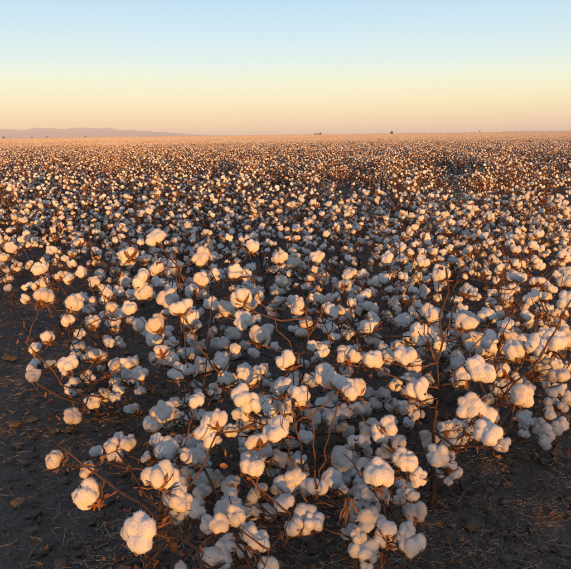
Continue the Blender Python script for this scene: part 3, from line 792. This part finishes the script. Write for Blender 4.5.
def scatter(name, label, P, rot, scl, coll):
    me = bpy.data.meshes.new(name); me.from_pydata([tuple(p) for p in P], [], [])
    for nm, ty, dat, key in (('rot', 'FLOAT', rot, 'value'), ('scl', 'FLOAT_VECTOR', np.asarray(scl).reshape(-1), 'vector')):
        a = me.attributes.new(nm, ty, 'POINT'); a.data.foreach_set(key, np.asarray(dat, dtype=np.float32))
    o = link(name, me, kind='stuff', label=label, cat='cotton field')
    ng = bpy.data.node_groups.new(name, 'GeometryNodeTree')
    ng.interface.new_socket('Geometry', in_out='INPUT', socket_type='NodeSocketGeometry'); ng.interface.new_socket('Geometry', in_out='OUTPUT', socket_type='NodeSocketGeometry')
    N = ng.nodes.new; K_ = ng.links.new
    gi, go = N('NodeGroupInput'), N('NodeGroupOutput')
    ci = N('GeometryNodeCollectionInfo'); ci.inputs['Collection'].default_value = coll; ci.inputs['Separate Children'].default_value = True; ci.inputs['Reset Children'].default_value = True
    ip = N('GeometryNodeInstanceOnPoints'); ip.inputs['Pick Instance'].default_value = True
    rv = N('FunctionNodeRandomValue'); rv.data_type = 'INT'
    for s in rv.inputs:
        if s.name == 'Min' and s.type == 'INT': s.default_value = 0
        if s.name == 'Max' and s.type == 'INT': s.default_value = 1000
    na = N('GeometryNodeInputNamedAttribute'); na.data_type = 'FLOAT'; na.inputs['Name'].default_value = 'rot'
    nb = N('GeometryNodeInputNamedAttribute'); nb.data_type = 'FLOAT_VECTOR'; nb.inputs['Name'].default_value = 'scl'
    cx = N('ShaderNodeCombineXYZ'); er = N('FunctionNodeEulerToRotation')
    K_(na.outputs[0], cx.inputs['Z']); K_(cx.outputs[0], er.inputs[0]); K_(er.outputs[0], ip.inputs['Rotation'])
    K_(nb.outputs[0], ip.inputs['Scale'])
    K_(gi.outputs[0], ip.inputs['Points']); K_(ci.outputs[0], ip.inputs['Instance'])
    K_([s for s in rv.outputs if s.type == 'INT'][0], ip.inputs['Instance Index']); K_(ip.outputs[0], go.inputs[0])
    md = o.modifiers.new('scatter', 'NODES'); md.node_group = ng
    return o

P, rot, scl = [], [], []
row = NROWS
while ROW0 + row * ROWSP < 48:
    y = ROW0 + row * ROWSP; half = y * 0.52 + 3.5; u = -half
    while u < half:
        p = rowpos(row, u)
        stunt = bare(p)
        if stunt and rr_.random() < 0.55: u += 0.2; continue
        if noise.noise(Vector((p.x * 0.30, p.y * 0.55, 7.7))) < -0.32 - 0.02 * max(0, y - 18): u += 0.28; continue
        P.append((p.x + rr_.gauss(0, .05), p.y + rr_.gauss(0, 0.20), 0)); rot.append(rr_.uniform(0, 6.28)); s = rr_.uniform(0.82, 1.12) * (0.5 if stunt else 1); scl.append((s, s, s))
        u += rr_.uniform(0.17, 0.27)
        if rr_.random() < 0.03: u += rr_.uniform(0.3, 0.9)
    row += 1
scatter('cotton_field', 'dense rows of ripe white cotton beyond the nearer rows', P, rot, scl, lod_near)
P2_, rot2, scl2 = [], [], []
for yb, x0, x1 in ((-2.7, 0.95, 2.3), (-3.7, 1.25, 2.8), (-4.7, 0.9, 3.2), (-2.7, -6.0, 0.1), (-3.7, -6.0, 0.3)):    # unseen rows added behind the camera, gapped to shade the foreground bolls in patches
    x = x0
    while x < x1:
        P2_.append((x + rr_.gauss(0, .05), yb + rr_.gauss(0, .1), 0)); rot2.append(rr_.uniform(0, 6.28)); q = rr_.uniform(0.85, 1.15); scl2.append((q, q, q)); x += rr_.uniform(0.30, 0.62)
scatter('cotton_field', 'unseen cotton rows added behind the camera to shade the foreground bolls', P2_, rot2, scl2, lod_near)
P, rot, scl = [], [], []
y0 = ROW0 + row * ROWSP + 0.6
y, k = y0, 1.0
while y < 4500:
    k = 1.0 if y < 300 else 3.0 if y < 1500 else 9.0
    half = y * 0.52 + 6; x = -half
    while x < half:
        yy = y + x * math.tan(ROWROT) + k
        P.append((x, yy, 0)); rot.append(ROWROT + (math.pi if rr_.random() < 0.5 else 0)); s = rr_.uniform(0.95, 1.05); scl.append((k, k, s * (1 + 0.06 * math.sin(x * 0.11 + 2 * math.sin(y * 0.05)))))
        x += 3.0 * k
    y += 3.0 * k
scatter('cotton_field', 'far cotton field reaching the horizon as one pale mass', P, rot, scl, lod_far)

# ------------------------------------------------------------------ litter on the soil
def litter():
    r = random.Random(5)
    def dens(x, y):
        d = 0.42
        for c in cent[:]:
            d += 0.9 * math.exp(-((x - c[0]) ** 2 + (y - c[1]) ** 2) / 0.10)
        q = pix_ground(500, 520); d += 1.6 * math.exp(-((x - q.x) ** 2 + (y - q.y) ** 2) / 0.06)
        d += 0.5 * math.exp(-((x + 0.75) ** 2 + (y - 2.1) ** 2) / 0.12)
        return min(d, 1.6) / 1.6
    V, F = [], []
    n = 0
    while n < 20000:
        y = 1.0 + 4.2 * r.random() ** 1.4; x = r.uniform(-0.56, 0.62) * y
        if r.random() > dens(x, y): continue
        z = gz(x, y) + 0.004; a = r.uniform(0, 6.28); L_ = min(0.09, r.expovariate(1 / 0.018) + 0.006); w = r.uniform(0.0003, 0.0010) * (1.6 if r.random() < 0.08 else 1)
        d = Vector((math.cos(a), math.sin(a), r.gauss(0.05, 0.16))).normalized()
        p = Vector((x, y, z + 0.003 + max(0, -d.z * L_)))
        m = p + d * L_ * 0.5 + Vector((0, 0, r.gauss(0, 0.05) * L_))
        tube(V, F, [p, m, p + d * L_], [w, w, w * 0.8], 4); n += 1
    link('straw_litter', mesh_from('straw_litter', V, F, [M_STRAW]), kind='stuff', label='thin dry stalk pieces scattered on the dark soil', cat='litter')
    V, F = [], []; n = 0
    while n < 6500:
        y = 1.0 + 4.2 * r.random() ** 1.4; x = r.uniform(-0.56, 0.62) * y
        if r.random() > dens(x, y) ** 1.8: continue
        lv, lf = LEAFG[r.randrange(len(LEAFG))]
        s = 0.006 + 0.019 * r.random() ** 2; z = gz(x, y) + 0.004 + 0.2 * s
        m = Matrix.Translation((x, y, z)) @ Matrix.Rotation(r.uniform(0, 6.28), 4, 'Z') @ Matrix.Rotation(r.gauss(0, 0.5), 4, 'X') @ Matrix.Rotation(r.gauss(0, 0.4), 4, 'Y') @ Matrix.Diagonal((s, s, s, 1))
        k = len(V); V += [tuple(m @ Vector(q)) for q in lv]; F += [tuple(k + q for q in f) for f in lf]; n += 1
    link('leaf_litter', mesh_from('leaf_litter', V, F, [M_TRASH]), kind='stuff', label='brown crumbled dead leaves lying on the soil', cat='litter')
    V, F = [], []; n = 0
    while n < 4000:                                # soil crumbs
        y = 0.9 + 3.6 * r.random() ** 1.5; x = r.uniform(-0.56, 0.62) * y
        s = min(0.028, r.expovariate(1 / 0.006) + 0.002); z = gz(x, y)
        k = len(V)
        for d in ICO[1][0]:
            q = s * r.uniform(0.7, 1.1); V.append((x + d[0] * q, y + d[1] * q, z + s * 0.3 + d[2] * q * 0.75))
        F += [tuple(k + q for q in f) for f in ICO[1][1]]; n += 1
    link('soil_clods', mesh_from('soil_clods', V, F, [M_SOIL], None, False), kind='stuff', label='small dark crumbs of soil on the ground', cat='soil')
litter()

# ------------------------------------------------------------------ small things on the horizon
M_BARK = make_dry('bark', (0.10, 0.07, 0.05), (0.05, 0.035, 0.03), 3.0)
M_CROWN = make_dry('crown_leaves', (0.060, 0.060, 0.028), (0.030, 0.034, 0.018), 1.5, 0.8, 0.1)
def far_tree(px, dist, h, w, label, seed):
    r = random.Random(seed)
    x = (px - CW / 2) / FPX * dist
    t = link('far_tree', None, label=label, cat='tree', group='trees on the horizon'); t.location = (x, dist, 0)
    V, F = [], []; tube(V, F, [Vector((0, 0, -0.1)), Vector((0.1, 0, h * 0.3)), Vector((0, 0.1, h * 0.55))], [h * 0.05, h * 0.04, h * 0.02], 7)
    for i in range(6):
        a = i * 1.05 + r.random(); tube(V, F, [Vector((0.05, 0, h * (0.25 + 0.04 * i))), Vector((math.cos(a) * w * .2, math.sin(a) * w * .2, h * (0.42 + 0.04 * i))), Vector((math.cos(a) * w * .36, math.sin(a) * w * .36, h * (0.5 + 0.06 * i)))], [h * .025, h * .018, h * .008], 5)
    link('trunk', mesh_from('trunk', V, F, [M_BARK]), t)
    V, F = [], []
    lumps = [(Vector((r.gauss(0, w * .2), r.gauss(0, w * .2), h * r.uniform(0.4, 0.8))), w * r.uniform(.16, .28)) for _ in range(9)]
    for i in range(900):
        c, rr = r.choice(lumps); d = Vector((r.gauss(0, 1), r.gauss(0, 1), r.gauss(0, 1))).normalized()
        p = c + d * rr * r.random() ** .4; p.z = max(p.z, h * 0.16); q = r.uniform(.03, .07) * h
        a = Vector((r.gauss(0, 1), r.gauss(0, 1), r.gauss(0, 1))).normalized() * q; b = a.cross(d).normalized() * q * .6 if a.cross(d).length > 1e-6 else a
        k = len(V); V += [tuple(p - a), tuple(p + b), tuple(p + a), tuple(p - b)]; F.append((k, k + 1, k + 2, k + 3))
    cr = link('crown', mesh_from('crown', V, F, [M_CROWN], None, False), t)
far_tree(390.5, 620, 3.4, 3.8, 'darkest round tree on the horizon, right of centre', 1)
far_tree(14, 800, 3.2, 3.2, 'small tree on the horizon at the far left, below the mountains', 2)
far_tree(41, 1300, 3.2, 3.0, 'faint tiny tree on the horizon, second from the left edge', 3)
far_tree(55.5, 1100, 3.2, 3.0, 'tiny tree on the horizon, third from the left edge', 4)
far_tree(93, 1400, 3.4, 4.2, 'tiny tree on the horizon under the highest part of the mountains', 5)
far_tree(476, 1000, 4.6, 1.7, 'thin upright tree on the horizon at right', 6)

def farm_wagon():
    d = 720.0; x0 = (318.5 - CW / 2) / FPX * d
    m = make_dry('rusty_steel', (0.14, 0.075, 0.05), (0.07, 0.045, 0.035), 1.2); mt = make_dry('tyre', (0.02, 0.02, 0.02), (0.03, 0.03, 0.03), 3.0)
    t = link('farm_wagon', None, label='long low dark farm wagon with a taller right end on the horizon', cat='wagon'); t.location = (x0, d, 0)
    def box(name, c, sz, mat):
        bm = bmesh.new(); bmesh.ops.create_cube(bm, size=1.0); bmesh.ops.scale(bm, vec=sz, verts=bm.verts); bmesh.ops.bevel(bm, geom=bm.edges[:], offset=0.05, segments=1); bmesh.ops.translate(bm, vec=c, verts=bm.verts)
        me = bpy.data.meshes.new(name); bm.to_mesh(me); bm.free(); me.materials.append(mat); return link(name, me, t)
    box('bed', (-0.8, 0, 1.35), (6.6, 2.4, 1.1), m); box('headboard', (2.6, 0, 2.0), (0.18, 2.4, 2.3), m)
    box('cab', (3.5, 0, 1.9), (1.5, 2.0, 2.3), m); box('drawbar', (-4.5, 0, 0.9), (1.0, 0.2, 0.2), m)
    for i in range(5): box('side_post', (-3.9 + 1.5 * i, -1.26, 1.45), (0.12, 0.10, 1.5), m)
    for wx in (-2.8, 0.6, 3.4):
        for sy in (-1.15, 1.15):
            V, F = [], []; tube(V, F, [Vector((wx, sy - .15, .5)), Vector((wx, sy + .15, .5))], [.5, .5], 16); link('wheel', mesh_from('wheel', V, F, [mt], None, False), t)
    V, F = [], []; tube(V, F, [Vector((-0.9, 0, 1.9)), Vector((-0.9, 0, 6.5))], [.05, .03], 6); link('mast', mesh_from('mast', V, F, [m]), t)
farm_wagon()

def tree_line():
    r = random.Random(9); V, F = [], []
    d = 3400.0
    for i in range(5200):
        px = r.uniform(496, 900); x = (px - CW / 2) / FPX * d
        h = 5.0 * (0.55 + 0.45 * noise.noise(Vector((x * 0.02, 0, 1)))) + 1.5
        if noise.noise(Vector((x * 0.006, 3, 1))) < -0.25: continue
        p = Vector((x, d + r.uniform(-10, 10), r.random() * h)); q = r.uniform(.5, 1.2)
        a = Vector((r.gauss(0, 1), r.gauss(0, .5), r.gauss(0, 1))).normalized() * q; b = Vector((-a.z, a.y, a.x)) * .6
        k = len(V); V += [tuple(p - a), tuple(p + b), tuple(p + a), tuple(p - b)]; F.append((k, k + 1, k + 2, k + 3))
    link('tree_line', mesh_from('tree_line', V, F, [M_CROWN], None, False), kind='stuff', label='thin dark far-off line of trees along the right horizon', cat='trees')
tree_line()

# ------------------------------------------------------------------ haze: one closed box of even air round everything
def haze():
    m, nt, out = new_mat('haze')
    v = nt.nodes.new('ShaderNodeVolumePrincipled')
    v.inputs['Color'].default_value = (0.86, 0.93, 1.0, 1); v.inputs['Density'].default_value = 1.1e-4; v.inputs['Anisotropy'].default_value = -0.1
    nt.links.new(v.outputs[0], out.inputs['Volume'])
    S, zb, zt = 13500.0, -1.5, 210.0
    V = [(x, y, z) for z in (zb, zt) for y in (-S, S) for x in (-S, S)]
    F = [(0, 2, 3, 1), (4, 5, 7, 6), (0, 1, 5, 4), (2, 6, 7, 3), (0, 4, 6, 2), (1, 3, 7, 5)]
    link('haze', mesh_from('haze', V, F, [m], None, False), kind='stuff', label='thin pale evening haze over the whole field', cat='haze')
HAZE = True
if HAZE: haze()
print('bolls read', len(bolls), 'hero', len(hero_plants), 'field', n_field)
